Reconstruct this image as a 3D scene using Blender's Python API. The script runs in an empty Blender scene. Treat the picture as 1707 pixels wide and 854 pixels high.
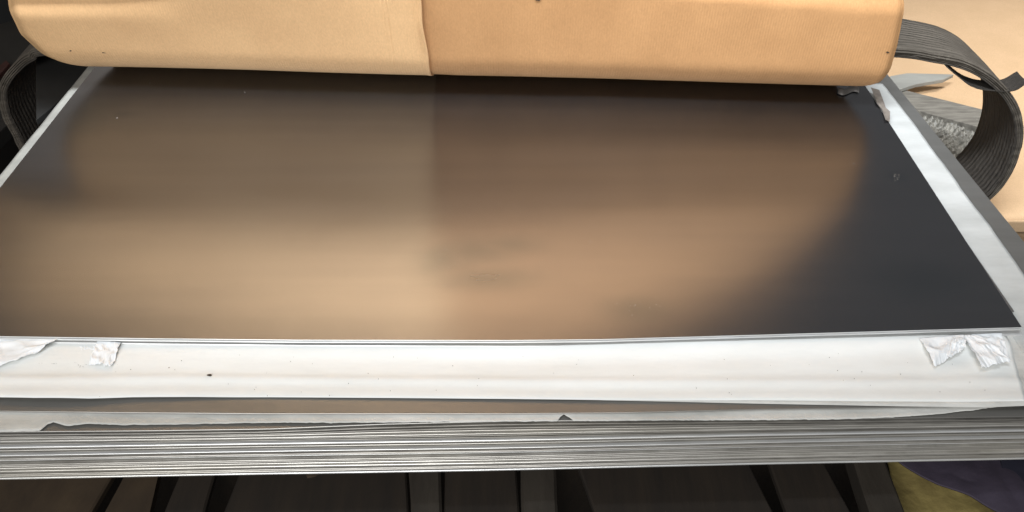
import bpy, bmesh, math, random
from mathutils import Vector, noise
random.seed(7)
SC = bpy.context.scene
COL = SC.collection
R = math.radians

# ------------------------------------------------------------------ camera, light, exposure
H = 1.34                      # camera height above the top sheet (z = 0)
PITCH = R(38.7)
FPX = 1500.0                  # focal length in pixels of the 1707 px wide photograph
cd = bpy.data.cameras.new('camera'); cam = bpy.data.objects.new('camera', cd); COL.objects.link(cam)
cam.location = (0, 0, H); cam.rotation_euler = (R(90) - PITCH, 0, 0)
cd.sensor_width = 36; cd.lens = 36 * FPX / 1707; cd.clip_end = 100; cd.clip_start = 0.05
SC.camera = cam
w = bpy.data.worlds.new('World'); SC.world = w; w.use_nodes = True
w.node_tree.nodes['Background'].inputs[0].default_value = (1.0, 0.97, 0.94, 1)
w.node_tree.nodes['Background'].inputs[1].default_value = 0.15
def area(name, loc, target, sx, sy, power, col=(1, 1, 1), spread=180):
    l = bpy.data.lights.new(name, 'AREA'); l.shape = 'RECTANGLE'; l.size = sx; l.size_y = sy
    l.energy = power; l.color = col; l.spread = R(spread)
    o = bpy.data.objects.new(name, l); COL.objects.link(o); o.location = loc
    o.rotation_euler = (Vector(target) - Vector(loc)).to_track_quat('-Z', 'Y').to_euler()
    return o
area('daylight_opening', (-1.1, -2.3, 2.7), (0.0, 1.9, 0.1), 3.2, 1.6, 200, (1.0, 0.995, 0.985))
area('overhead_light', (-0.1, 1.35, 2.7), (-0.05, 2.9, 0.95), 2.4, 0.5, 114, (0.95, 1.0, 1.06), 92)
area('right_fill_light', (3.5, 3.4, 4.2), (3.4, 3.6, -0.8), 1.0, 1.0, 38, (1.0, 0.97, 0.93), 62)  # added lamp that brightens the pack and sling at right
SC.view_settings.view_transform = 'Standard'; SC.view_settings.look = 'None'
SC.view_settings.exposure = 0; SC.view_settings.gamma = 1
SC.render.engine = 'CYCLES'; SC.cycles.use_denoising = True

# ------------------------------------------------------------------ geometry helpers
sT, cT = math.sin(PITCH), math.cos(PITCH)
def ray(px, py):
    u = (px - 853.5) / FPX; v = (427 - py) / FPX
    return Vector((u, cT + v * sT, -sT + v * cT))
def at_z(px, py, z):
    d = ray(px, py); t = (z - H) / d.z
    return Vector((d.x * t, d.y * t, z))
def at_y(px, py, y):
    d = ray(px, py); t = y / d.y
    return Vector((d.x * t, y, H + d.z * t))
def lerp(a, b, t): return a + (b - a) * t
def interp(tab, x):
    if x <= tab[0][0]: return tab[0][1]
    for (x0, y0), (x1, y1) in zip(tab, tab[1:]):
        if x <= x1: return y0 + (y1 - y0) * (x - x0) / (x1 - x0)
    return tab[-1][1]
def smooth(t):
    t = max(0, min(1, t)); return t * t * (3 - 2 * t)
def nz(x, y, z=0.0): return noise.noise(Vector((x, y, z)))

def link(name, me, mat, parent=None):
    o = bpy.data.objects.new(name, me); COL.objects.link(o)
    if mat: me.materials.append(mat)
    if parent: o.parent = parent
    return o
def mesh_obj(name, verts, faces, mat, parent=None, smooth_=False, uvs=None):
    me = bpy.data.meshes.new(name); me.from_pydata([tuple(v) for v in verts], [], faces)
    if uvs:
        ul = me.uv_layers.new(name='UVMap')
        for lo in me.loops: ul.data[lo.index].uv = uvs[lo.vertex_index]
    bm = bmesh.new(); bm.from_mesh(me); bmesh.ops.recalc_face_normals(bm, faces=bm.faces); bm.to_mesh(me); bm.free()
    if smooth_:
        for p in me.polygons: p.use_smooth = True
    return link(name, me, mat, parent)
def tag(o, label, cat, group=None, kind=None):
    if label: o['label'] = label
    if cat: o['category'] = cat
    if group: o['group'] = group
    if kind: o['kind'] = kind
    return o
def empty(name, loc=(0, 0, 0)):
    o = bpy.data.objects.new(name, None); COL.objects.link(o); o.location = loc; return o
def solid(o, th, off=-1):
    m = o.modifiers.new('thickness', 'SOLIDIFY'); m.thickness = th; m.offset = off; return o
def bevel(o, wd, seg=1):
    m = o.modifiers.new('bevel', 'BEVEL'); m.width = wd; m.segments = seg; m.limit_method = 'ANGLE'; return o

def grid_obj(name, fn, nu, nv, mat, parent=None, uv=None):
    vs = [fn(i / nu, j / nv) for j in range(nv + 1) for i in range(nu + 1)]
    fs = [(j*(nu+1)+i, j*(nu+1)+i+1, (j+1)*(nu+1)+i+1, (j+1)*(nu+1)+i) for j in range(nv) for i in range(nu)]
    uvs = [(i / nu, j / nv) for j in range(nv + 1) for i in range(nu + 1)] if uv else None
    return mesh_obj(name, vs, fs, mat, parent, True, uvs)

def slab(name, top_loop, th, mat, parent=None):
    """prism with its own thickness under a loop of top points"""
    n = len(top_loop)
    vs = [Vector(p) for p in top_loop] + [Vector(p) - Vector((0, 0, th)) for p in top_loop]
    fs = [tuple(range(n)), tuple(range(2*n-1, n-1, -1))] + [(i, i+n, (i+1) % n + n, (i+1) % n) for i in range(n)]
    return mesh_obj(name, vs, fs, mat, parent)
def box(name, x0, x1, y0, y1, z0, z1, mat, parent=None):
    return slab(name, [(x0, y0, z1), (x1, y0, z1), (x1, y1, z1), (x0, y1, z1)], z1 - z0, mat, parent)

# ------------------------------------------------------------------ materials
def new_mat(name):
    m = bpy.data.materials.new(name); m.use_nodes = True
    return m, m.node_tree.nodes, m.node_tree.links, m.node_tree.nodes['Principled BSDF']
def noise_node(N, L, scale, detail=4, vec=None, stretch=None, rough=0.5):
    t = N.new('ShaderNodeTexNoise'); t.inputs['Scale'].default_value = scale
    t.inputs['Detail'].default_value = detail; t.inputs['Roughness'].default_value = rough
    mp = N.new('ShaderNodeMapping'); tc = N.new('ShaderNodeTexCoord')
    L.new(tc.outputs[vec or 'Object'], mp.inputs[0])
    if stretch: mp.inputs['Scale'].default_value = stretch
    L.new(mp.outputs[0], t.inputs['Vector']); return t
def ramp(N, L, src, stops):
    r = N.new('ShaderNodeValToRGB'); e = r.color_ramp.elements
    while len(e) < len(stops): e.new(0.5)
    for k, (p, c) in enumerate(stops):
        e[k].position = p; e[k].color = (c, c, c, 1) if isinstance(c, (int, float)) else tuple(c) + (1,)
    L.new(src, r.inputs[0]); return r
def bump(N, L, src, B, strength, dist, prev=None):
    b = N.new('ShaderNodeBump'); b.inputs['Strength'].default_value = strength; b.inputs['Distance'].default_value = dist
    L.new(src, b.inputs['Height'])
    if prev: L.new(prev.outputs[0], b.inputs['Normal'])
    L.new(b.outputs[0], B.inputs['Normal']); return b

def mat_basic(name, c0, c1, scale, rough=0.8, stretch=None, bumps=0.3, bdist=0.002, detail=6, metal=0.0, bscale=None):
    m, N, L, B = new_mat(name)
    t = noise_node(N, L, scale, detail, stretch=stretch, rough=0.6)
    L.new(ramp(N, L, t.outputs[0], [(0.3, c0), (0.7, c1)]).outputs[0], B.inputs['Base Color'])
    B.inputs['Roughness'].default_value = rough; B.inputs['Metallic'].default_value = metal
    t2 = noise_node(N, L, bscale or scale * 4, detail, stretch=stretch)
    bump(N, L, t2.outputs[0], B, bumps, bdist)
    return m

def make_top_steel():
    m, N, L, B = new_mat('satin_steel_top')
    B.inputs['Metallic'].default_value = 0.985
    t = noise_node(N, L, 1.5, 5, stretch=(0.6, 14, 1))
    c = ramp(N, L, t.outputs[0], [(0.3, (0.218, 0.226, 0.245)), (0.7, (0.234, 0.242, 0.262))])
    # faint dull smudges where hands and tape have touched the sheet
    geo = N.new('ShaderNodeNewGeometry'); prev = None
    wob = noise_node(N, L, 9, 5, vec='Object', rough=0.7)
    spots = [(738, 432, .08, .07), (850, 408, .10, .045), (790, 420, .12, .06), (1062, 516, .09, .05),
             (815, 466, .16, .045), (1495, 296, .03, .03), (140, 195, .10, .16), (1540, 470, .16, .10), (205, 190, .05, .03)]
    for (px, py, rx, ry) in spots:
        p = at_z(px, py, 0)
        s = N.new('ShaderNodeVectorMath'); s.operation = 'SUBTRACT'; L.new(geo.outputs['Position'], s.inputs[0]); s.inputs[1].default_value = p
        d = N.new('ShaderNodeVectorMath'); d.operation = 'MULTIPLY'; L.new(s.outputs[0], d.inputs[0]); d.inputs[1].default_value = (1/rx, 1/ry, 0)
        l = N.new('ShaderNodeVectorMath'); l.operation = 'LENGTH'; L.new(d.outputs[0], l.inputs[0])
        a = N.new('ShaderNodeMath'); a.operation = 'MULTIPLY_ADD'; L.new(wob.outputs[0], a.inputs[0]); a.inputs[1].default_value = 0.9; a.inputs[2].default_value = -0.35
        q = N.new('ShaderNodeMath'); q.operation = 'ADD'; L.new(l.outputs['Value'], q.inputs[0]); L.new(a.outputs[0], q.inputs[1])
        mr = N.new('ShaderNodeMapRange'); mr.interpolation_type = 'SMOOTHSTEP'
        mr.inputs[1].default_value = -0.1; mr.inputs[2].default_value = 1.5; mr.inputs[3].default_value = 1; mr.inputs[4].default_value = 0
        L.new(q.outputs[0], mr.inputs[0])
        if prev is None: prev = mr
        else:
            mx = N.new('ShaderNodeMath'); mx.operation = 'MAXIMUM'; L.new(prev.outputs[0], mx.inputs[0]); L.new(mr.outputs[0], mx.inputs[1]); prev = mx
    mix = N.new('ShaderNodeMix'); mix.data_type = 'RGBA'; L.new(c.outputs[0], mix.inputs[6]); mix.inputs[7].default_value = (0.165, 0.185, 0.205, 1)
    fac = N.new('ShaderNodeMath'); fac.operation = 'MULTIPLY'; L.new(prev.outputs[0], fac.inputs[0]); fac.inputs[1].default_value = 0.75
    L.new(fac.outputs[0], mix.inputs[0]); L.new(mix.outputs[2], B.inputs['Base Color'])
    t2 = noise_node(N, L, 2.2, 4, stretch=(1, 3, 1))
    r = ramp(N, L, t2.outputs[0], [(0.25, 0.225), (0.75, 0.275)])
    ra = N.new('ShaderNodeMath'); ra.operation = 'MULTIPLY_ADD'; L.new(prev.outputs[0], ra.inputs[0]); ra.inputs[1].default_value = 0.02
    L.new(r.outputs[0], ra.inputs[2]); L.new(ra.outputs[0], B.inputs['Roughness'])
    t3 = noise_node(N, L, 3.0, 2)
    b1 = bump(N, L, t3.outputs[0], B, 0.10, 0.01)
    return m
M_TOP = make_top_steel()

def make_edge_steel(name, c0, c1, metal, rough, yellow=0.0):
    m, N, L, B = new_mat(name)
    t = noise_node(N, L, 5, 6, stretch=(1.6, 1, 90), rough=0.65)
    r = ramp(N, L, t.outputs[0], [(0.32, c0), (0.68, c1)])
    t2 = noise_node(N, L, 1.3, 3, stretch=(1, 1, 4))
    r2 = ramp(N, L, t2.outputs[0], [(0.4, (0.97, 0.985, 1)), (0.75, (1.0, 0.985, 0.93))])
    mx = N.new('ShaderNodeMix'); mx.data_type = 'RGBA'; mx.blend_type = 'MULTIPLY'; mx.inputs[0].default_value = 1
    L.new(r.outputs[0], mx.inputs[6]); L.new(r2.outputs[0], mx.inputs[7]); L.new(mx.outputs[2], B.inputs['Base Color'])
    B.inputs['Metallic'].default_value = metal; B.inputs['Roughness'].default_value = rough
    t3 = noise_node(N, L, 60, 4, stretch=(1, 1, 3)); bump(N, L, t3.outputs[0], B, 0.10, 0.001)
    return m
M_EDGE = [make_edge_steel('cut_steel_edge_a', (0.26, 0.245, 0.22), (0.50, 0.48, 0.44), 0.4, 0.38),
          make_edge_steel('cut_steel_edge_b', (0.11, 0.103, 0.092), (0.30, 0.285, 0.255), 0.4, 0.42),
          make_edge_steel('cut_steel_edge_c', (0.36, 0.345, 0.31), (0.66, 0.64, 0.60), 0.45, 0.35)]
M_BRIGHT = make_edge_steel('bright_steel_edge', (0.60, 0.60, 0.59), (0.78, 0.78, 0.77), 0.4, 0.35)
M_LEDGE = mat_basic('dull_steel', (0.25, 0.245, 0.23), (0.29, 0.285, 0.27), 3, 0.42, (1, 8, 1), 0.05, 0.001, metal=0.72)
M_GAPSHADE_FILM = mat_basic('gap_shade_and_film', (0.11, 0.105, 0.10), (0.15, 0.142, 0.135), 3, 0.5, None, 0.1, 0.001, metal=0.4)  # dark tone stands in for gap shade; also used on the film scrap

def make_paper(name, base, dirt, bstr=0.3, bscale=40, dirtlo=0.55):
    m, N, L, B = new_mat(name)
    t = noise_node(N, L, 6, 8, rough=0.65, stretch=(0.6, 1.6, 1))
    L.new(ramp(N, L, t.outputs[0], [(0.35, base), (dirtlo + 0.25, dirt)]).outputs[0], B.inputs['Base Color'])
    B.inputs['Roughness'].default_value = 0.6; B.inputs['Specular IOR Level'].default_value = 0.3
    t2 = noise_node(N, L, bscale, 6); b = bump(N, L, t2.outputs[0], B, bstr, 0.002)
    t3 = noise_node(N, L, 5, 3, stretch=(1, 3, 1)); bump(N, L, t3.outputs[0], B, 0.25, 0.01, b)
    return m
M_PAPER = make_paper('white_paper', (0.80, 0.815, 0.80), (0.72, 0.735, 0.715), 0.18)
M_PAPER_R = make_paper('white_paper_side_dimmed', (0.52, 0.53, 0.515), (0.34, 0.345, 0.33), 0.3, 30)  # white paper coloured darker for the dimmer light along the side
M_PAPER_G = make_paper('grey_paper', (0.70, 0.70, 0.67), (0.46, 0.465, 0.44), 1.0, 45, 0.40)
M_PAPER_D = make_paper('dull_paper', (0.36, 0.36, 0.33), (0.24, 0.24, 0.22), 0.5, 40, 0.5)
M_PAPER_T = make_paper('torn_paper', (0.83, 0.86, 0.88), (0.76, 0.785, 0.80), 0.15, 70)

def make_card(name, c0, c1, flute=0.35):
    m, N, L, B = new_mat(name)
    t = noise_node(N, L, 5, 9, rough=0.62)
    c = ramp(N, L, t.outputs[0], [(0.3, c0), (0.7, c1)])
    f = noise_node(N, L, 240, 4, stretch=(1, 0.6, 0.45)); fr = ramp(N, L, f.outputs[0], [(0.3, 0.92), (0.7, 1.05)])
    mx = N.new('ShaderNodeMix'); mx.data_type = 'RGBA'; mx.blend_type = 'MULTIPLY'; mx.inputs[0].default_value = 1
    L.new(c.outputs[0], mx.inputs[6]); L.new(fr.outputs[0], mx.inputs[7]); L.new(mx.outputs[2], B.inputs['Base Color'])
    B.inputs['Roughness'].default_value = 0.75; B.inputs['Specular IOR Level'].default_value = 0.25
    wv = N.new('ShaderNodeTexWave'); wv.bands_direction = 'X'; wv.inputs['Scale'].default_value = 42; wv.inputs['Distortion'].default_value = 0.6
    tc = N.new('ShaderNodeTexCoord'); L.new(tc.outputs['Object'], wv.inputs['Vector'])
    b = bump(N, L, wv.outputs[0], B, flute * 0.45, 0.002)
    g = noise_node(N, L, 120, 5); b2 = bump(N, L, g.outputs[0], B, 0.15, 0.0015, b)
    g2 = noise_node(N, L, 4, 3); bump(N, L, g2.outputs[0], B, 0.06, 0.01, b2)
    return m
M_CARD_L = make_card('kraft_card_left', (0.62, 0.38, 0.188), (0.69, 0.435, 0.218))
M_CARD_R = make_card('kraft_card_right', (0.43, 0.230, 0.098), (0.505, 0.275, 0.120))
M_CARD_BG = make_card('kraft_card_background', (0.60, 0.41, 0.24), (0.66, 0.455, 0.275), 0.1)
M_BLACKMARK = mat_basic('black_mark', (0.02, 0.015, 0.01), (0.04, 0.03, 0.02), 60, 0.9)

def make_strap(name, c0, c1):
    m, N, L, B = new_mat(name)
    t = noise_node(N, L, 3, 8, vec='UV', stretch=(6, 8, 1), rough=0.78)
    L.new(ramp(N, L, t.outputs[0], [(0.3, c0), (0.72, c1)]).outputs[0], B.inputs['Base Color'])
    B.inputs['Roughness'].default_value = 0.85
    tc = N.new('ShaderNodeTexCoord')
    mp = N.new('ShaderNodeMapping'); mp.inputs['Scale'].default_value = (110, 17, 1); L.new(tc.outputs['UV'], mp.inputs[0])
    ck = N.new('ShaderNodeTexVoronoi'); ck.inputs['Scale'].default_value = 1; L.new(mp.outputs[0], ck.inputs['Vector'])
    wv = N.new('ShaderNodeTexWave'); wv.bands_direction = 'Y'; wv.inputs['Scale'].default_value = 4.2
    wv.inputs['Distortion'].default_value = 0.8; wv.inputs['Detail Scale'].default_value = 3; L.new(tc.outputs['UV'], wv.inputs['Vector'])
    b0 = bump(N, L, wv.outputs[0], B, 0.7, 0.006)
    b = bump(N, L, ck.outputs['Distance'], B, 0.8, 0.005, b0)
    t3 = noise_node(N, L, 2, 5, vec='UV', stretch=(5, 16, 1)); bump(N, L, t3.outputs[0], B, 0.8, 0.006, b)
    return m
M_STRAP = make_strap('webbing', (0.035, 0.028, 0.020), (0.165, 0.143, 0.115))
M_STRAPD = make_strap('webbing_dark', (0.022, 0.018, 0.014), (0.075, 0.064, 0.052))
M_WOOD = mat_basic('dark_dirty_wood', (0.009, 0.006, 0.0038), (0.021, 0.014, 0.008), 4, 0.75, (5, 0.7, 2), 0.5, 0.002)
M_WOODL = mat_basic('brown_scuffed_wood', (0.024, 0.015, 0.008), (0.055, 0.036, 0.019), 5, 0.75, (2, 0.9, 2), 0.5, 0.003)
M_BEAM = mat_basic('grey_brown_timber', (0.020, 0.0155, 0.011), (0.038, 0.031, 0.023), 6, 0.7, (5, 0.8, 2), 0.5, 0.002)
M_FLOOR = mat_basic('dark_concrete', (0.010, 0.009, 0.008), (0.018, 0.016, 0.014), 3, 0.9)
M_GREYB = mat_basic('grey_weathered_timber', (0.12, 0.11, 0.095), (0.26, 0.245, 0.21), 9, 0.85, (1, 6, 3), 0.8, 0.004)
M_BLACKBOX = mat_basic('black_board', (0.006, 0.006, 0.006), (0.012, 0.012, 0.012), 4, 0.7)
M_GREYDARK = mat_basic('charcoal_board', (0.010, 0.010, 0.009), (0.017, 0.016, 0.014), 4, 0.7)
M_RED = mat_basic('dark_red_paint', (0.03, 0.006, 0.004), (0.05, 0.010, 0.006), 8, 0.7)
M_YELLOW = mat_basic('mustard_cloth', (0.10, 0.072, 0.020), (0.29, 0.23, 0.075), 7, 0.85, None, 0.9, 0.006)
M_PURPLE = mat_basic('purple_cloth', (0.030, 0.023, 0.038), (0.055, 0.043, 0.068), 5, 0.8, None, 0.6, 0.006)
M_NAVY = mat_basic('navy_cloth', (0.008, 0.008, 0.018), (0.014, 0.014, 0.030), 5, 0.8)
M_WRAP = mat_basic('dusty_bubble_film', (0.11, 0.105, 0.09), (0.33, 0.32, 0.285), 12, 0.45, None, 0.6, 0.004)
M_DUST = mat_basic('pale_dust', (0.12, 0.10, 0.085), (0.22, 0.19, 0.16), 50, 0.9)

# ------------------------------------------------------------------ floor
tag(box('floor', -8, 8, -2, 12, -1.30, -1.10, M_FLOOR), None, None, kind='structure')

# ------------------------------------------------------------------ the stack of sheets
def front_line(pts, z, ext=True):
    P = [at_z(x, y, z) for x, y in pts]
    return P
def cornered(P, xl, xr):
    """extends a front polyline straight on to the given end x"""
    a, b = P[0], P[1]; d = (a - b); d /= abs(d.x); L_ = a + d * abs(a.x - xl) if a.x > xl else a
    a, b = P[-1], P[-2]; d = (a - b); d /= abs(d.x); R_ = a + d * abs(xr - a.x) if a.x < xr else a
    out = list(P)
    if L_ is not a and (L_ - P[0]).length > 1e-4: out = [L_] + out
    if (R_ - P[-1]).length > 1e-4: out = out + [R_]
    return out

BACK = 2.80
def sheet(front, ls, rs, z, th, mat, label, dz=None):
    """front polyline left to right; ls, rs = (x at front, x at back) of the sides"""
    F = [Vector((p.x, p.y, z)) for p in front]
    loop = F + [Vector((rs, BACK, z)), Vector((ls, BACK, z))]
    if dz: loop = [p + Vector((0, 0, dz(p))) for p in loop]
    o = slab('steel_sheet', loop, th, mat)
    bevel(o, min(0.0009, th * 0.25))
    return tag(o, label, 'steel sheet', 'steel sheets lying in the stack')

# side lines of the top sheet (z = 0)
Lf, Lb = at_z(-195, 561, 0), at_z(153, 118, 0)
Rf, Rb = at_z(1704, 546, 0), at_z(1447, 150, 0)
def side_x(a, b, y): return a.x + (b.x - a.x) * (y - a.y) / (b.y - a.y)
top_front = [Lf] + front_line([(0, 561), (250, 564.5), (500, 567), (850, 567.5), (1000, 566), (1300, 557.5), (1560, 550)], 0) + [Rf]
F_ = [Vector((p.x, p.y, 0)) for p in top_front]
loop = F_ + [Vector((side_x(Rf, Rb, BACK), BACK, 0)), Vector((side_x(Lf, Lb, BACK), BACK, 0))]
# top face reflects; its cut edge is bright
o = slab('steel_sheet', loop, 0.0028, M_TOP)
o.data.materials.append(M_BRIGHT)
for p in o.data.polygons:
    if abs(p.normal.z) < 0.5: p.material_index = 1
bevel(o, 0.0005)
tag(o, 'uppermost steel sheet, its satin face mirroring the brown cardboard', 'steel sheet', 'steel sheets lying in the stack')
def shifted(P, dx, dy, slope=0.0): return [Vector((p.x + dx, p.y + dy + slope * p.x, p.z)) for p in P]
lb, rb = side_x(Lf, Lb, BACK), side_x(Rf, Rb, BACK)
sheet(shifted(top_front, -0.004, -0.003, 0.0004), lb - 0.004, rb - 0.004, -0.0036, 0.0028, M_BRIGHT,
      'second steel sheet from the top, bright edge just under the mirror-like sheet')
sheet(shifted(top_front, 0.003, -0.006, -0.0012), lb + 0.003, rb, -0.0110, 0.0040, M_BRIGHT,
      'third steel sheet from the top, bright edge along the white paper',
      dz=lambda p: -0.0045 * smooth((p.x + 0.4) / 1.2))
sheet(shifted(top_front, 0.012, 0.06, 0), lb + 0.01, rb - 0.02, -0.0072, 0.003, M_GAPSHADE_FILM,  # dark sheet added to paint the shade inside the gap
      'dark filler sheet added as the shade in the gap near the top of the stack')

# wide ledge sheet that carries the white paper
z1 = -0.0210
ledge_f = front_line([(0, 685.5), (200, 688), (450, 690), (840, 690), (1050, 688), (1260, 682.5), (1500, 679), (1707, 676)], z1)
GR = [at_z(1481, 126, z1), at_z(1647, 330, z1), at_z(1707, 398, z1)]
GL = [at_z(137, 123, z1), at_z(-4, 297, z1)]
def grx(y): return side_x(GR[1], GR[0], y)
def glx(y): return side_x(GL[1], GL[0], y)
lf = cornered(ledge_f, glx(1.2), grx(1.2))
sheet(lf, glx(BACK), grx(BACK), z1, 0.003, M_LEDGE, 'wide steel sheet whose dull grey margin shows below the white paper')
# second ledge sheet under the grey paper
z2 = -0.0300
stack_f = front_line([(0, 723), (250, 721), (450, 718), (640, 710), (840, 705), (1260, 702), (1500, 700), (1707, 697)], z2)
sheet(cornered(shifted(stack_f, 0, 0.004), glx(1.15), grx(1.15) - 0.004), glx(BACK), grx(BACK) - .004, z2, 0.004, M_LEDGE,
      'steel sheet under the wrinkled grey paper, first of the lower pack')
# the lower pack
N_LOW = 24
zt = z2 - 0.005
BOT = [(0, 798), (420, 790), (840, 783), (1260, 773), (1707, 764)]
bot_f = [at_z(x, y, -0.161 - 0.006 + 0.0065 * (x / 853 )) for x, y in BOT]
def bot_y(x):
    T = [(p.x, p.y) for p in bot_f]
    if x < T[0][0]: return T[0][1] + (x - T[0][0]) * 0.018
    if x > T[-1][0]: return T[-1][1] + (x - T[-1][0]) * 0.018
    return interp(T, x)
base_f = cornered(shifted(stack_f, 0, 0), glx(1.15), grx(1.15) - 0.006)
ords = ['second', 'third', 'fourth', 'fifth', 'sixth', 'seventh', 'eighth', 'ninth', 'tenth', 'eleventh', 'twelfth', 'thirteenth',
        'fourteenth', 'fifteenth', 'sixteenth', 'seventeenth', 'eighteenth', 'nineteenth', 'twentieth', 'twenty-first', 'twenty-second', 'twenty-third', 'twenty-fourth', 'twenty-fifth', 'twenty-sixth', 'twenty-seventh']
pitch = (0.161 + zt) / N_LOW
zc = zt
WP = [random.uniform(0.75, 1.3) for _ in range(N_LOW)]; WS_ = sum(WP) / N_LOW
AVG = pitch
for k in range(N_LOW):
    pitch = AVG * WP[k] / WS_; th = pitch - random.choice([.0009, .0012, .0016, .0022])
    if k == N_LOW - 1: th = 0.0045
    mat = random.choice([M_EDGE[0], M_EDGE[0], M_EDGE[1], M_EDGE[2]])
    if k in (6, 11, 15, N_LOW - 1): mat = M_BRIGHT  # palest colour paints glint lines on a few edges
    if k in (0, 1, 4): mat = M_EDGE[1]
    dy = random.uniform(-0.004, 0.004); sl = random.uniform(-0.0006, 0.0006); dx = random.uniform(-0.006, 0.006)
    if k == N_LOW - 1: dy = -0.004
    XS = [base_f[0].x + (base_f[-1].x - base_f[0].x) * i / 24 for i in range(25)]
    TB = [(p.x, p.y) for p in base_f]; wt = smooth((k + 1) / 6)
    fr = [Vector((x + dx, lerp(interp(TB, x), bot_y(x), wt) + dy + sl * x + 0.0007 * nz(x * 1.7, k * 3.1), 0)) for x in XS]
    # the pack is a little thinner towards the right, as the sheets settle
    f = (k + 1) / N_LOW
    lab = ('lowest steel sheet of the stack, bright bottom edge above the dark planks' if k == N_LOW - 1 else
           'steel sheet in the lower pack, %s edge line counted down from the grey paper' % ords[k])
    sheet(fr, glx(BACK) + dx, grx(BACK) + dx - .006, zc, th, mat, lab, dz=lambda p, f=f: f * (-0.006 + 0.0065 * (p.x + 1.0)))
    zc -= pitch
# timbers that carry the stack are part of the pallet below
ZB = zc - 0.008

# ------------------------------------------------------------------ papers
def paper_between(name, up, lo, z, mat, nu=160, nv=14, amp=0.0015, curl=0.0, fn=None, flip=1):
    """sheet of paper between an upper and a lower outline given where they lie"""
    x0u, x1u, x0l, x1l = up[0][0], up[-1][0], lo[0][0], lo[-1][0]
    def f(s, t):
        xu, xl = lerp(x0u, x1u, s), lerp(x0l, x1l, s)
        a = at_z(xu, interp(up, xu), z); b = at_z(xl, interp(lo, xl), z)
        p = a.lerp(b, t)
        p.z += amp * (nz(p.x * 2.2, p.y * 9, z * 50) + 0.5 * nz(p.x * 6, p.y * 20)) + amp
        if curl: p.z += curl * smooth((t - 0.75) / 0.25)
        if fn: p.z += fn(p, s, t)
        return p
    o = grid_obj(name, f, nu, nv, mat); solid(o, 0.0007, -1); return o

# grey hem sheet under the white one, seen at its right end and as a thin hem
up = [(-40, 640), (900, 640), (1500, 600), (1640, 545), (1760, 530)]
lo = [(-40, 655), (900, 660), (1000, 668), (1260, 673.5), (1500, 678), (1640, 680), (1715, 677), (1760, 674)]
o = paper_between('interleaf_paper', up, lo, z1 + 0.0009, M_PAPER_G, amp=0.0006)
tag(o, 'thin grey interleaf paper peeking out as a hem under the white paper', 'paper')
# white paper on the front ledge
up = [(-60, 557), (0, 560), (500, 570), (850, 571), (1300, 562), (1660, 553), (1679, 562)]
lo = [(-90, 663), (0, 665), (60, 667.5), (150, 667.5), (220, 663.5), (330, 662), (450, 661.5), (650, 663), (840, 665), (1000, 667), (1100, 668), (1260, 667), (1450, 668), (1600, 669), (1712, 668)]
def wf(p, s, t):
    r = 0.0028 * smooth(t * 1.2) * math.sin(p.x * 4.3 + 0.6) * 0.4
    r += 0.0045 * math.exp(-((t - 0.16) / 0.14) ** 2) * (0.7 + 0.3 * nz(p.x * 3, 2.2))     # fold where it leaves the edge
    r += 0.0035 * nz(p.x * 1.1, p.y * 16, 4) + 0.004 * math.exp(-((t - 0.72 - .08 * nz(p.x, 3)) / 0.07) ** 2)
    r += 0.011 * smooth((0.35 - s) / 0.3) * smooth(t * 1.5) * (0.6 + 0.8 * nz(p.x * 4, p.y * 9, 7))
    r -= 0.0025 * smooth((t - 0.93) / 0.07)
    return r * smooth(t / 0.1)
o = paper_between('interleaf_paper', up, lo, z1 + 0.0042, M_PAPER, nu=260, nv=30, amp=0.0008, fn=wf)
tag(o, 'wide bright white paper lying along the front ledge of the stack', 'paper')
# paper along the right side
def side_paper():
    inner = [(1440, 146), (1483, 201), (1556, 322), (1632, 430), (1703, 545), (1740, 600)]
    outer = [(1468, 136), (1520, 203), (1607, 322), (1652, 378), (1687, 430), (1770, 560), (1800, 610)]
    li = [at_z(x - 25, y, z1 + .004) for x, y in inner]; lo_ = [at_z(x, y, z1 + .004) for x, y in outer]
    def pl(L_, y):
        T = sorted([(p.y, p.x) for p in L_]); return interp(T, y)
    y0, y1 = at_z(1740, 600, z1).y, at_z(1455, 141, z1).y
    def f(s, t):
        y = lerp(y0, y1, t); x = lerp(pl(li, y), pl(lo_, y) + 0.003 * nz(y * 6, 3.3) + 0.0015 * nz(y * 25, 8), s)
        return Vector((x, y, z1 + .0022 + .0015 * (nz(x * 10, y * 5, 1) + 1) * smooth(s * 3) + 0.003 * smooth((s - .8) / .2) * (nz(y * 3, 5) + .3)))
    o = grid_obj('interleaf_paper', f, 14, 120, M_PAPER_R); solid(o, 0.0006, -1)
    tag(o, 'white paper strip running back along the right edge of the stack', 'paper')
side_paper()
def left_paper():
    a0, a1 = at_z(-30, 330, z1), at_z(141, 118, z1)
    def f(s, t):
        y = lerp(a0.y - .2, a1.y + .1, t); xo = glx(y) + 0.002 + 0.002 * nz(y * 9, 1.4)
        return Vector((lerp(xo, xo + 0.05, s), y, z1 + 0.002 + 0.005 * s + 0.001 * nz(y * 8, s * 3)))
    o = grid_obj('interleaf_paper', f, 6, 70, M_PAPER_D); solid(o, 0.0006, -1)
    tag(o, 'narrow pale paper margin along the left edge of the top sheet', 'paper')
left_paper()
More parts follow.
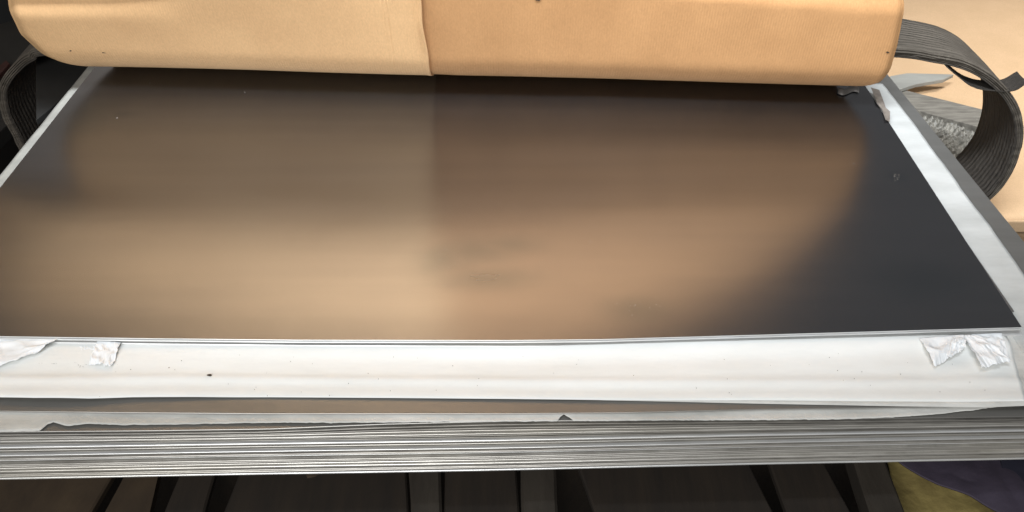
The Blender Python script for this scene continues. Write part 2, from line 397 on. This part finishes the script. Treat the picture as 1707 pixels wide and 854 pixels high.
# grey wrinkled paper below the ledge sheet
up = [(-60, 680), (450, 683), (840, 683), (1260, 677), (1500, 672), (1690, 668)]
lo = [(-60, 722), (0, 721.5), (66, 720), (80, 709), (90, 706), (112, 711.5), (150, 708), (200, 710), (300, 708.5), (420, 706.5), (640, 706), (800, 704.5), (929, 703.8),
      (934, 697), (940, 692.5), (948, 697), (956, 703.5), (1260, 701.5), (1400, 700), (1480, 697), (1560, 692), (1630, 684), (1668, 679), (1690, 678)]
dl = []
for (xa, ya), (xb, yb) in zip(lo, lo[1:]):
    n_ = max(1, int((xb - xa) / 4))
    for i in range(n_):
        x = lerp(xa, xb, i / n_); dl.append((x, lerp(ya, yb, i / n_) + 0.9 * nz(x * .06, 2) + 0.9 * nz(x * .22, 6) + (2.2 * max(0, nz(x * .03, 11) - .25))))
lo = dl + [lo[-1]]
o = paper_between('interleaf_paper', up, lo, z2 + 0.0012, M_PAPER_G, nu=900, nv=8, amp=0.0022)
tag(o, 'wrinkled grey interleaf paper with a ragged edge and one notch', 'paper')

def torn(label, c, z, mat=M_PAPER_T, pleats=5, amp=0.006, lift=0.010, nu=46, nv=34, fan=True, seed=0.0, th=0.0006):
    """crumpled torn flap: c = four corners (top-left, top-right, bottom-right, bottom-left)"""
    P = [at_z(x, y, z) for x, y in c]
    def f(s, t):
        ss = s + 0.02 * nz(t * 4, seed)
        p = P[0].lerp(P[1], ss).lerp(P[3].lerp(P[2], ss), t)
        ph = ss * pleats + 0.5 * nz(ss * 3, t * 2, seed)
        tri = 0.5 + 0.5 * math.sin(ph * 6.283)
        tri += 0.5 * math.sin(ph * 17.3 + seed) * nz(ss * 5, t * 3, seed + 2)
        a = amp * (0.35 + 0.65 * (t if fan else 1)) * (0.6 + 0.7 * nz(ss * 7, seed * 3 + 2))
        p.z += a * tri + lift * math.sin(math.pi * min(1, t * 0.62 + 0.12)) * (0.75 + 0.5 * nz(s * 2, t * 2, seed + 4)) + 0.0006 * nz(s * 9, t * 6, seed)
        p.z += 0.004 * (0.5 - abs(nz(s * 2.6 + seed, t * 2.4, seed))  * 2.2) * smooth(t * 3)
        e = 0.006 * nz(s * 9, seed + 9) * t + 0.003 * nz(s * 25, seed) * t
        p.y += e; p.x += 0.003 * nz(t * 9, seed + 5)
        return p
    o = grid_obj('torn_paper', f, nu * 2, nv, mat); solid(o, th, 0)
    for p in o.data.polygons: p.use_smooth = True
    return tag(o, label, 'torn paper', 'torn paper flaps on the front ledge')
zf = z1 + 0.009
torn('fan-shaped torn paper flap at right, left one of the two pinched together', [(1532, 566), (1606, 560), (1607, 583), (1556, 614)], zf, pleats=5, seed=1.3, amp=0.0012, lift=0.012)
torn('torn paper flap at right reaching toward the stack corner', [(1601, 561), (1626, 561), (1682, 606), (1634, 619)], zf, pleats=4, seed=4.1, amp=0.0014, lift=0.016)
torn('flat torn paper scrap behind the pinched flaps at the right corner', [(1618, 558), (1668, 556), (1681, 596), (1640, 584)], zf - .003, pleats=2, seed=7.7, amp=0.002, lift=0.006)
torn('narrow upright torn paper tail hanging between the two pinched flaps', [(1588, 562), (1606, 562), (1600, 590), (1578, 598)], zf + .002, pleats=3, seed=12.2, amp=0.0015, lift=0.012)
torn('long torn paper flap folded over at the far left of the front ledge', [(-70, 560), (104, 567), (66, 592), (-70, 640)], zf, pleats=1.2, seed=2.2, amp=0.004, lift=0.012, fan=False)
torn('small pleated torn paper flap left of middle under the sheet edge', [(164, 567), (202, 573), (190, 613), (150, 611)], zf, pleats=4, seed=5.5, amp=0.0012, lift=0.010)
torn('flat creased paper tab beside the small pleated flap', [(133, 574), (168, 573), (170, 600), (134, 596)], zf - .004, pleats=6, seed=9.5, amp=0.0018, lift=0.003)

# torn jag beside the cover, at the right edge of the top sheet
def jag():
    pts = [(1452, 146), (1466, 150), (1477, 180), (1484, 186), (1483, 203), (1476, 199), (1470, 182), (1462, 172)]
    o = slab('torn_paper', [at_z(x, y, 0.004 + 0.003 * (i % 2)) for i, (x, y) in enumerate(pts)], 0.001, M_DUST)
    tag(o, 'small grey torn scrap at the far right corner of the top sheet', 'torn paper')
jag()
def chip(px, py, z, s, mat, label, cat='chip', name='dirt_chip'):
    c = at_z(px, py, z); n = 6
    lp = [c + Vector((s * math.cos(a) * random.uniform(.7, 1.3), s * .6 * math.sin(a) * random.uniform(.6, 1.3), 0)) for a in [k * 2 * math.pi / n for k in range(n)]]
    o = slab(name, lp, 0.002, mat); tag(o, label, cat)
chip(349, 625, z1 + 0.012, 0.0045, M_BLACKMARK, 'tiny dark chip lying on the white front paper')
# small curl of dark film under the cover at its right end
def curl():
    def f(s, t):
        p = at_z(lerp(1396, 1432, s), lerp(146, 156, t) + 3 * math.sin(s * 6), 0.003)
        p.z += 0.012 * math.sin(math.pi * t) * (0.6 + .4 * math.sin(s * 9)); return p
    o = grid_obj('film_scrap', f, 14, 8, M_GAPSHADE_FILM); solid(o, .0008)
    tag(o, 'dark crumpled film scrap under the right end of the cardboard', 'scrap')
curl()

# dust on the top sheet: too fine to count
def dust():
    vs, fs = [], []
    rnd = random.Random(3)
    pts = [(408, 154, .0022), (195, 197, .0026), (250, 139, .002), (1423, 273, .002), (985, 403, .002), (1228, 265, .0015), (340, 403, .0013), (662, 462, .0013), (1296, 410, .001)]
    for k in range(12): pts.append((rnd.gauss(735, 16), rnd.gauss(430, 14), rnd.uniform(.0006, .0012)))
    for k in range(16): pts.append((rnd.gauss(1062, 18), rnd.gauss(514, 7), rnd.uniform(.0006, .0013)))
    for k in range(14): pts.append((rnd.gauss(1496, 4), rnd.gauss(295, 5), rnd.uniform(.0008, .0016)))
    for k in range(50): pts.append((rnd.uniform(150, 1500), rnd.uniform(170, 550), rnd.uniform(.0004, .0009)))
    for (px, py, s) in pts:
        c = at_z(px, py, 0.0002); b = len(vs); a0 = rnd.random() * 3
        for k in range(4):
            a = a0 + k * math.pi / 2; vs.append(c + Vector((s * math.cos(a) * rnd.uniform(.6, 1.2), s * math.sin(a), 0)))
        vs.append(c + Vector((0, 0, s * 0.8)))
        for k in range(4): fs.append((b + k, b + (k + 1) % 4, b + 4))
    o = mesh_obj('dust_specks', vs, fs, M_DUST); tag(o, 'fine pale dust specks scattered over the top sheet', 'dust', kind='stuff')
dust()
def grit():
    rnd = random.Random(11); vs, fs = [], []
    P = [(rnd.gauss(68, 3), 604, .0011) for _ in range(2)] + [(rnd.gauss(90, 3), 605, .0014) for _ in range(4)] + [(rnd.gauss(130, 5), rnd.gauss(607, 3), .0014) for _ in range(8)] + [(281, 611, .0014)]
    P += [(rnd.uniform(0, 1650), rnd.uniform(588, 660), rnd.uniform(.0004, .0010)) for _ in range(60)]
    for (px, py, s_) in P:
        c = at_z(px, py, z1 + 0.0135); b = len(vs)
        for k in range(4): vs.append(c + Vector((s_ * math.cos(k * 1.57), s_ * math.sin(k * 1.57), -.004)))
        vs.append(c + Vector((0, 0, -0.002)))
        for k in range(4): fs.append((b + k, b + (k + 1) % 4, b + 4))
    tag(mesh_obj('dirt_specks', vs, fs, M_WOODL), 'scattered brown dirt specks on the white front paper', 'dirt', kind='stuff')
grit()

# ------------------------------------------------------------------ the cardboard cover, folded back
SIL = [(120, 107), (400, 113), (720, 122), (1000, 129), (1445, 142), (1500, 144)]     # where its lower outline lies
def project(p):
    v = Vector(p) - Vector((0, 0, H)); f = v.y * cT - v.z * sT; u = v.y * sT + v.z * cT
    return 853.5 + FPX * v.x / f, 427 - FPX * u / f
def crease_z(x):       # height of the ridge where the cover turns from overhang to leaning back
    return interp([(-1.9, 0.36), (-1.5, 0.43), (-0.9, 0.45), (-0.4, 0.45), (0.0, 0.425), (0.5, 0.38), (1.3, 0.325)], x)
RB = 0.17
def shape(x, z):
    cz = crease_z(x); y = 0; ov = interp([(-0.6, 0.32), (1.0, 0.09)], x)
    if z < RB: y += 0.22 * (1 - z / RB) ** 3.2
    if z < cz: y -= ov * z - 0.008 * smooth((z - cz + .02) / .02)
    else: y += -ov * cz + 0.008 + (z - cz) * 0.46
    return y
Y0T = []
for i in range(17):
    x = -1.6 + i * 0.2; y = 2.6
    for it in range(12):
        best = max((project((x, y + shape(x, 0.012 + k * 0.004), 0.012 + k * 0.004)) for k in range(60)), key=lambda q: q[1])
        y += (best[1] - interp(SIL, best[0])) / 240
    Y0T.append((x, y))
print('Y0', [round(v, 3) for _, v in Y0T][::3])
def y0(x): return interp(Y0T, x)
def prof(x, z): return y0(x) + shape(x, z)
def edge_tab(direct, mirror, sgn):
    tab = []
    for (px, py) in direct:
        x = 1.2 * sgn
        # find the surface point seen at this pixel
        best = None
        for k in range(1, 120):
            z = 0.012 + k * 0.004; y = prof(x, z); p = at_y(px, py, y)
            e = abs(p.z - z)
            if best is None or e < best[0]: best = (e, z, p.x)
        tab.append((best[1], best[2]))
    for (px, py) in mirror:                      # point whose reflection in the sheet is seen there
        best = None; d = ray(px, py)
        for k in range(1, 400):
            z = 0.05 + k * 0.005; y = prof(1.0 * sgn, z); t = y / d.y; zz = -(H + d.z * t)
            e = abs(zz - z)
            if best is None or e < best[0]: best = (e, z, d.x * t)
        tab.append((best[1], best[2]))
    tab.sort(); return tab
ETL = edge_tab([(25, 0), (33, 25), (42, 50), (75, 86), (100, 98), (128, 106), (165, 110)],
               [(-150, 330), (-230, 440), (-230, 560), (-230, 640)], -1)
ETL = [(0.02, -1.30), (0.035, -1.325), (0.06, -1.355), (0.09, -1.385), (0.12, -1.41), (0.2, -1.44), (0.3, -1.43), (0.36, -1.43), (0.378, -1.8), (0.40, -2.0)] + [q for q in ETL if q[0] > 0.40]  # unseen upper-left wing added to fill the reflection in the sheet
ETR = edge_tab([(1506, -5), (1503, 40), (1494, 85), (1480, 122), (1462, 136), (1447, 141)],
               [(1415, 300), (1375, 350), (1290, 440), (1150, 510), (1010, 550), (880, 585), (760, 620)], 1)
ETR = [(0.02, 1.02), (0.045, 1.05), (0.08, 1.08), (0.14, 1.088), (0.22, 1.085), (0.34, 1.07)] + [q for q in ETR if q[0] > 0.37]
print('ETL', [(round(a, 2), round(b, 2)) for a, b in ETL]); print('ETR', [(round(a, 2), round(b, 2)) for a, b in ETR])
ZTOP = 1.38
cover = empty('cardboard_cover', (0, 2.65, 0)); C0 = Vector((0, 2.65, 0))
tag(cover, 'large kraft cardboard cover folded back over the far end of the stack', 'cardboard cover')
xs_seam = at_y(721, 60, 2.6).x
CRE = [(at_y(px, 60, 2.6).x, a, w_) for px, a, w_ in
       [(1440, 1.0, .002), (1452, 1.4, .002), (1463, .8, .0015), (1474, 1.5, .002), (1485, 1.0, .002), (662, .5, .002), (668, .6, .0015)]]
def zrow(t):           # finer rows near the bottom
    return 0.003 + (ZTOP - 0.003) * t ** 1.9
def panel(name, side, nu, nv, mat, off):
    def f(s, t):
        z = zrow(t)
        xl, xr = interp(ETL, z), interp(ETR, z)
        lean = 0.012 * smooth(1 - z / 0.3)            # the seam wanders slightly
        sx = xs_seam + 0.006 * nz(z * 9, 2) + lean * 0.4
        if side == 'L': x = lerp(xl, sx, s)
        else: x = lerp(min(sx - 0.05, xr - .1) if False else sx - 0.05, max(xr, sx), s)
        y = prof(x, z) + off
        zz = z
        for cx, a, w_ in CRE:
            k = smooth((z - 0.05) / 0.12) if cx < 1.0 else 1
            q = (x - cx - 0.003 * nz(z * 14, cx * 5)) / w_
            if abs(q) < 4: y += 0.0035 * a * math.exp(-q * q) * k
        if side == 'L':
            e = smooth((x - (sx - 0.02)) / 0.02)
            y -= e * (0.003 + 0.010 * smooth(z / 0.3))
        else:
            y += 0.006 * smooth(1 - (x - sx) / 0.10) * smooth(z / .1)
            y -= 0.002
        y += 0.005 * nz(x * 1.3, z * 2) * smooth(z / .1) + 0.0006 * nz(x * 7, z * 6, 3)
        zz += 0.004 * nz(x * 1.1, 9) * (1 - smooth(z / .2))
        # ends turn back a little; unseen left wing bends far back to reflect dimmer
        y += 0.02 * smooth((xl + 0.05 - x) / 0.05) ** 2
        y += 0.40 * smooth((z - 0.27) / 0.3) * max(0, (xl + 0.55 - x) / 0.55) ** 1.3
        y += 0.012 * smooth((x - xr + 0.03) / 0.03) ** 2
        return Vector((x, y, zz)) - C0
    o = grid_obj(name, f, nu, nv, mat, cover); solid(o, 0.005, 1)
    return o
pl_ = panel('left_panel', 'L', 420, 90, M_CARD_L, -0.002)
pr_ = panel('right_panel', 'R', 460, 90, M_CARD_R, 0.004)
pl_['label'] = 'paler cardboard panel overlapping the seam'; pr_['label'] = 'more orange cardboard panel right of the seam'
from mathutils.bvhtree import BVHTree
BV = [BVHTree.FromPolygons([v.co + C0 for v in o.data.vertices], [tuple(p.vertices) for p in o.data.polygons]) for o in (pl_, pr_)]
def hit(px, py):
    d = ray(px, py).normalized(); best = None
    for t in BV:
        q = t.ray_cast(cam.location, d)
        if q[0] and (best is None or q[3] < best[1]): best = (q[0], q[3])
    return best[0] - d * 0.0085
def mark(pts, nm='scuff_mark'):
    vs = [hit(px, py) - C0 for px, py in pts]
    n = len(vs); back = [v + Vector((0, .005, -.002)) for v in vs]
    fs = [tuple(range(n)), tuple(range(2 * n - 1, n - 1, -1))] + [(i, (i + 1) % n, (i + 1) % n + n, i + n) for i in range(n)]
    mesh_obj(nm, vs + back, fs, M_BLACKMARK, cover)
mark([(170, 87), (178, 89), (188, 92), (182, 93), (172, 91)])
mark([(890, -6), (893, 1), (899, 2), (903, -3), (901, -3), (897, 0.5), (894, -1), (892, -6)])
mark([(116, 84), (119, 84), (119, 86), (116, 86)]); mark([(1477, 87), (1480, 86), (1483, 88), (1480, 89)])

# ------------------------------------------------------------------ heavy webbing sling behind the cover
YS, WS = 2.84, 0.29
def catmull(P, n):
    out = []
    Q = [P[0] * 2 - P[1]] + P + [P[-1] * 2 - P[-2]]
    for i in range(1, len(Q) - 2):
        for k in range(n):
            t = k / n; a, b, c, d = Q[i-1], Q[i], Q[i+1], Q[i+2]
            out.append(0.5 * ((2*b) + (c - a)*t + (2*a - 5*b + 4*c - d)*t*t + (3*b - a - 3*c + d)*t**3))
    out.append(P[-1]); return out
rp = [(1480, 97), (1560, 106), (1612, 120), (1652, 145), (1682, 180), (1692, 220), (1686, 262), (1668, 300), (1635, 335), (1580, 360), (1480, 372)]
lp = [(150, 350), (100, 315), (62, 280), (39, 240), (27, 216), (16, 193), (11, 166), (16, 143), (31, 121), (58, 103), (100, 94)]
PL = [at_y(x, y, YS) for x, y in lp]; PR = [at_y(x, y, YS) for x, y in rp]
mid = [Vector((-0.9, YS, -0.058)), Vector((0, YS, -0.06)), Vector((0.9, YS, -0.062))]
path = catmull([Vector((p.x, 0, p.z)) for p in PL + mid + PR], 10)
sling = empty('lifting_sling', (0, YS, 0)); S0 = Vector((0, YS, 0))
tag(sling, 'thick many-layered grey webbing sling looping out at both sides behind the cardboard', 'lifting sling')
def ply(path, off, th, y_a, y_b, mat, name='webbing_layer', seed=0.0, lab=None, curlz=0.0):
    n = len(path); T = []
    for i in range(n):
        a = path[max(0, i-1)]; b = path[min(n-1, i+1)]; d = (b - a).normalized(); T.append(Vector((-d.z, 0, d.x)))
    vs, uvs, NV = [], [], 10
    for i in range(n):
        o_ = off + 0.0010 * nz(i * .15, seed)
        for j in range(NV + 1):
            v = j / NV; y = lerp(y_a + 0.004 * nz(i * .21, seed + 3), y_b, v)
            p = path[i] + T[i] * (o_ + 0.004 * nz(i * .07, v * 2, 5) + curlz * math.sin(v * 6)); vs.append(Vector((p.x, y, p.z)) - S0); uvs.append((i / n, v))
    fs = [(i*(NV+1)+j, i*(NV+1)+j+1, (i+1)*(NV+1)+j+1, (i+1)*(NV+1)+j) for i in range(n-1) for j in range(NV)]
    o = mesh_obj(name, vs, fs, mat, sling, True, uvs); solid(o, th, 0)
    if lab: o['label'] = lab
    return o
for k in range(5):
    ply(path, 0.004 + k * 0.0062, 0.0046, YS + random.uniform(-.004, .006), YS + WS, M_STRAPD if k < 1 else M_STRAP, seed=k * 2.7)
fl = catmull([Vector((p.x, 0, p.z)) for p in [at_y(x, y, YS) for x, y in [(1578, 110), (1596, 126), (1622, 144), (1655, 151), (1688, 150), (1712, 137)]]], 8)
ply(fl, -0.002, 0.003, YS - 0.002, YS + 0.08, M_STRAPD, 'loose_layer', 8.8, 'loose inner layer peeling away from the right loop')

# ------------------------------------------------------------------ background right: neighbouring wrapped pack and odds on it
ZN = -0.78
yn = at_z(1690, 361, ZN).y
nb = empty('wrapped_pack', (2.3, yn, ZN)); NB = Vector((2.3, yn, ZN))
tag(nb, 'low pack covered in plain tan cardboard behind the right edge of the stack', 'cardboard pack')
def off_all(o, v):
    for q in o.data.vertices: q.co -= v
def nbf(s, t):
    x, y = lerp(1.05, 4.2, s), lerp(yn, yn + 3.2, t)
    return Vector((x, y, ZN + 0.012 * nz(x * 1.5, y * 1.5) - 0.015 * (1 - smooth(t / 0.02)))) - NB
solid(grid_obj('cardboard_top', nbf, 60, 90, M_CARD_BG, nb), .005)
def nbg(s, t):
    x, z = lerp(1.05, 4.2, s), lerp(ZN - 0.012, ZN - 0.075, t)
    return Vector((x, yn - 0.006 + 0.006 * nz(x * 3, z * 8), z)) - NB
solid(grid_obj('side_flap', nbg, 60, 6, M_CARD_BG, nb), .005)
def bx(x0, x1, ya, yb, z0, z1_, mat, parent, origin, nm):
    o = box(nm, x0, x1, ya, yb, z0, z1_, mat, parent); off_all(o, origin); return o
bevel(bx(1.10, 4.1, yn + 0.04, yn + 3.1, -1.08, ZN - 0.035, M_CARD_BG, nb, NB, 'pack_body'), .01)
def poly_on(name, pts, z, th, mat, label, cat, bv=0.002):
    o = slab(name, [at_z(x, y, z) for x, y in pts], th, mat); bevel(o, bv); tag(o, label, cat); return o
poly_on('timber_batten', [(1490, 156), (1508, 150), (1648, 185), (1640, 214), (1500, 176)], ZN + .05, .035, M_GREYB,
        'grey weathered batten lying slanted inside the right sling loop', 'batten')
poly_on('paper_scrap', [(1470, 150), (1484, 127), (1512, 122), (1590, 124), (1574, 132), (1528, 140), (1496, 150)], ZN + .075, .02, M_PAPER_D,
        'pale folded paper bundle seen through the right sling loop', 'paper')
def wrap():
    def f(s, t):
        p = at_z(lerp(1508, 1632, s), lerp(188, 268, t) + 22 * (s - .5), ZN + .03)
        q = 22
        p.z += 0.011 * math.sin(s * q * 2.6 + 3 * nz(s * 5, t * 5)) * math.sin(t * q * 2.6 + 3 * nz(t * 5, s * 4, 3)) + 0.02 * nz(s * 6, t * 6) ; return p
    o = grid_obj('bubble_wrap', f, 130, 90, M_WRAP); solid(o, .001)
    tag(o, 'crumpled dusty bubble wrap below the batten inside the sling loop', 'bubble wrap')
wrap()
# ------------------------------------------------------------------ background left: dark
poly_on('dark_board', [(60, 90), (150, 104), (152, 118), (104, 165), (60, 200)], -0.12, .02, M_GREYDARK, 'charcoal board tucked between left sling loop and the sheets', 'board')
poly_on('dark_board', [(-260, 130), (60, 20), (110, 30), (60, 160), (-200, 420)], -0.52, .06, M_GREYDARK, 'dark grey board lying behind the left sling loop', 'board')
poly_on('red_strip', [(-30, 132), (10, 100), (16, 106), (-20, 146)], -0.50, .02, M_RED, 'dark red painted strip at the far left edge', 'strip')
bl = box('dark_crate', -4.6, -1.7, 4.3, 6.5, -1.10, -0.40, M_BLACKBOX); bevel(bl, .02); tag(bl, 'black crate in the darkness behind the left end of the cardboard', 'crate')
wp = box('reflection_block', -4.5, -1.75, 4.35, 6.0, -0.398, 3.4, mat_basic('grey_brown_reflection', (0.36, 0.30, 0.25), (0.50, 0.43, 0.36), 2.5, 0.8, None, 0.4, 0.01)); bevel(wp, .04, 3)  # unseen block added so the sheet's left side mirrors grey-brown
tag(wp, 'unseen grey-brown block added for its reflection in the left of the top sheet', 'reflection block')

# ------------------------------------------------------------------ pallet and timbers under the stack
ZP = ZB - 0.105
pal = empty('wooden_pallet', (0, 1.2, ZP)); P0 = Vector((0, 1.2, ZP))
tag(pal, 'dark dirty wooden pallet carrying the stack of steel sheets', 'pallet')
def plank(a0, b0, a1, b1, z, th, mat, parent=None, origin=None, nm='plank', yt=798, yb=854, bv=0.004, nseg=40):
    """board under the stack; a,b = its left and right borders at two picture heights"""
    A0, B0, A1, B1 = at_z(a0, yt, z), at_z(b0, yt, z), at_z(a1, yb, z), at_z(b1, yb, z)
    lo_, hi = -1.0 if True else 0, 6.0
    def ext(P, Q, yy):
        t = (yy - P.y) / (Q.y - P.y); return P + (Q - P) * t
    ya, yb_ = 0.70, 1.75
    L_, R_ = [], []
    sd = a0 * 0.013
    for k in range(nseg + 1):
        yy = lerp(ya, yb_, k / nseg)
        l = ext(A0, A1, yy); r = ext(B0, B1, yy)
        l.x += 0.002 * nz(yy * 9, sd); r.x += 0.002 * nz(yy * 9, sd + 4)
        zz = 0.002 * nz(yy * 5, sd + 8); l.z += zz; r.z += zz
        L_.append(l); R_.append(r)
    vs = []; fs = []
    for l, r in zip(L_, R_):
        vs += [l, r, r - Vector((0, 0, th)), l - Vector((0, 0, th))]
    for k in range(nseg):
        b = 4 * k
        for q in range(4): fs.append((b + q, b + (q + 1) % 4, b + 4 + (q + 1) % 4, b + 4 + q))
    fs += [(0, 1, 2, 3), (4*nseg, 4*nseg+3, 4*nseg+2, 4*nseg+1)]
    if origin: vs = [v - origin for v in vs]
    o = mesh_obj(nm, vs, fs, mat, parent); bevel(o, bv); return o
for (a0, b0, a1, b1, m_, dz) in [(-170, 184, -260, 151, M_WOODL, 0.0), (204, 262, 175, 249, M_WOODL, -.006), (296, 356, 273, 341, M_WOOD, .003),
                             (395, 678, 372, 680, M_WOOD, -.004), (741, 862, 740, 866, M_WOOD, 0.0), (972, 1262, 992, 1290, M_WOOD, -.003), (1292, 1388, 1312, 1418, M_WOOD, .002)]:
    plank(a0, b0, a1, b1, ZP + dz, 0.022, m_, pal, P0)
for yy in (1.42, 2.0, 2.6):
    b = box('bearer', -1.25, 1.15, yy, yy + 0.10, ZP + 0.004, ZB - 0.002, M_WOOD, pal); off_all(b, P0); bevel(b, .004)
for yy in (1.40, 1.65):
    b = box('lower_bearer', -1.6, 1.5, yy, yy + 0.09, -1.10, ZP - 0.028, M_WOOD, pal); off_all(b, P0)
for (a0, b0, a1, b1, lab) in [(682, 735, 684, 737, 'narrow split timber under the stack, left of the paler one'),
                              (868, 928, 869, 931, 'paler grey timber under the middle of the stack'),
                              (1433, 1488, 1451, 1510, 'slanted brown timber under the stack beside the mustard cloth')]:
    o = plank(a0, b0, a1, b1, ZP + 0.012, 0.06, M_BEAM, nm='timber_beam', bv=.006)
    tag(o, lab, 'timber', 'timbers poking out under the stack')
chip(520, 790, ZB + 0.003, 0.016, M_WOODL, 'yellowed tape tab stuck under the bottom edge of the stack', 'tape', 'tape_tab')

# cloths heaped at lower right
def cloth(name, up, lo, z, mat, label, amp, seed, hz=0.0):
    def f(s, t):
        xu, xl = lerp(up[0][0], up[-1][0], s), lerp(lo[0][0], lo[-1][0], s)
        p = at_z(xu, interp(up, xu), z).lerp(at_z(xl, interp(lo, xl), z), t)
        p.z += amp * (nz(p.x * 7, p.y * 7, seed) + .6 * abs(nz(p.x * 15, p.y * 9, seed + 3))) + hz * s; return p
    o = grid_obj(name, f, 90, 70, mat); solid(o, .004); return tag(o, label, 'cloth')
cloth('mustard_cloth', [(1470, 720), (1560, 715), (1900, 715)], [(1500, 900), (1620, 905), (1900, 910)], ZP - 0.05, M_YELLOW, 'mustard yellow cloth crumpled on the ground at lower right', .02, 1.0)
cloth('purple_cloth', [(1440, 700), (1600, 690), (1950, 690)], [(1490, 764), (1502, 774), (1540, 797), (1613, 830), (1652, 853), (1700, 880), (1960, 930)], ZP - 0.005, M_PURPLE,
      'dull purple cloth heaped over the mustard cloth at lower right', .022, 5.0)
cloth('navy_cloth', [(1660, 740), (1950, 700)], [(1690, 900), (1950, 930)], ZP + 0.002, M_NAVY, 'navy cloth at the lower right corner beside the purple cloth', .02, 9.0)
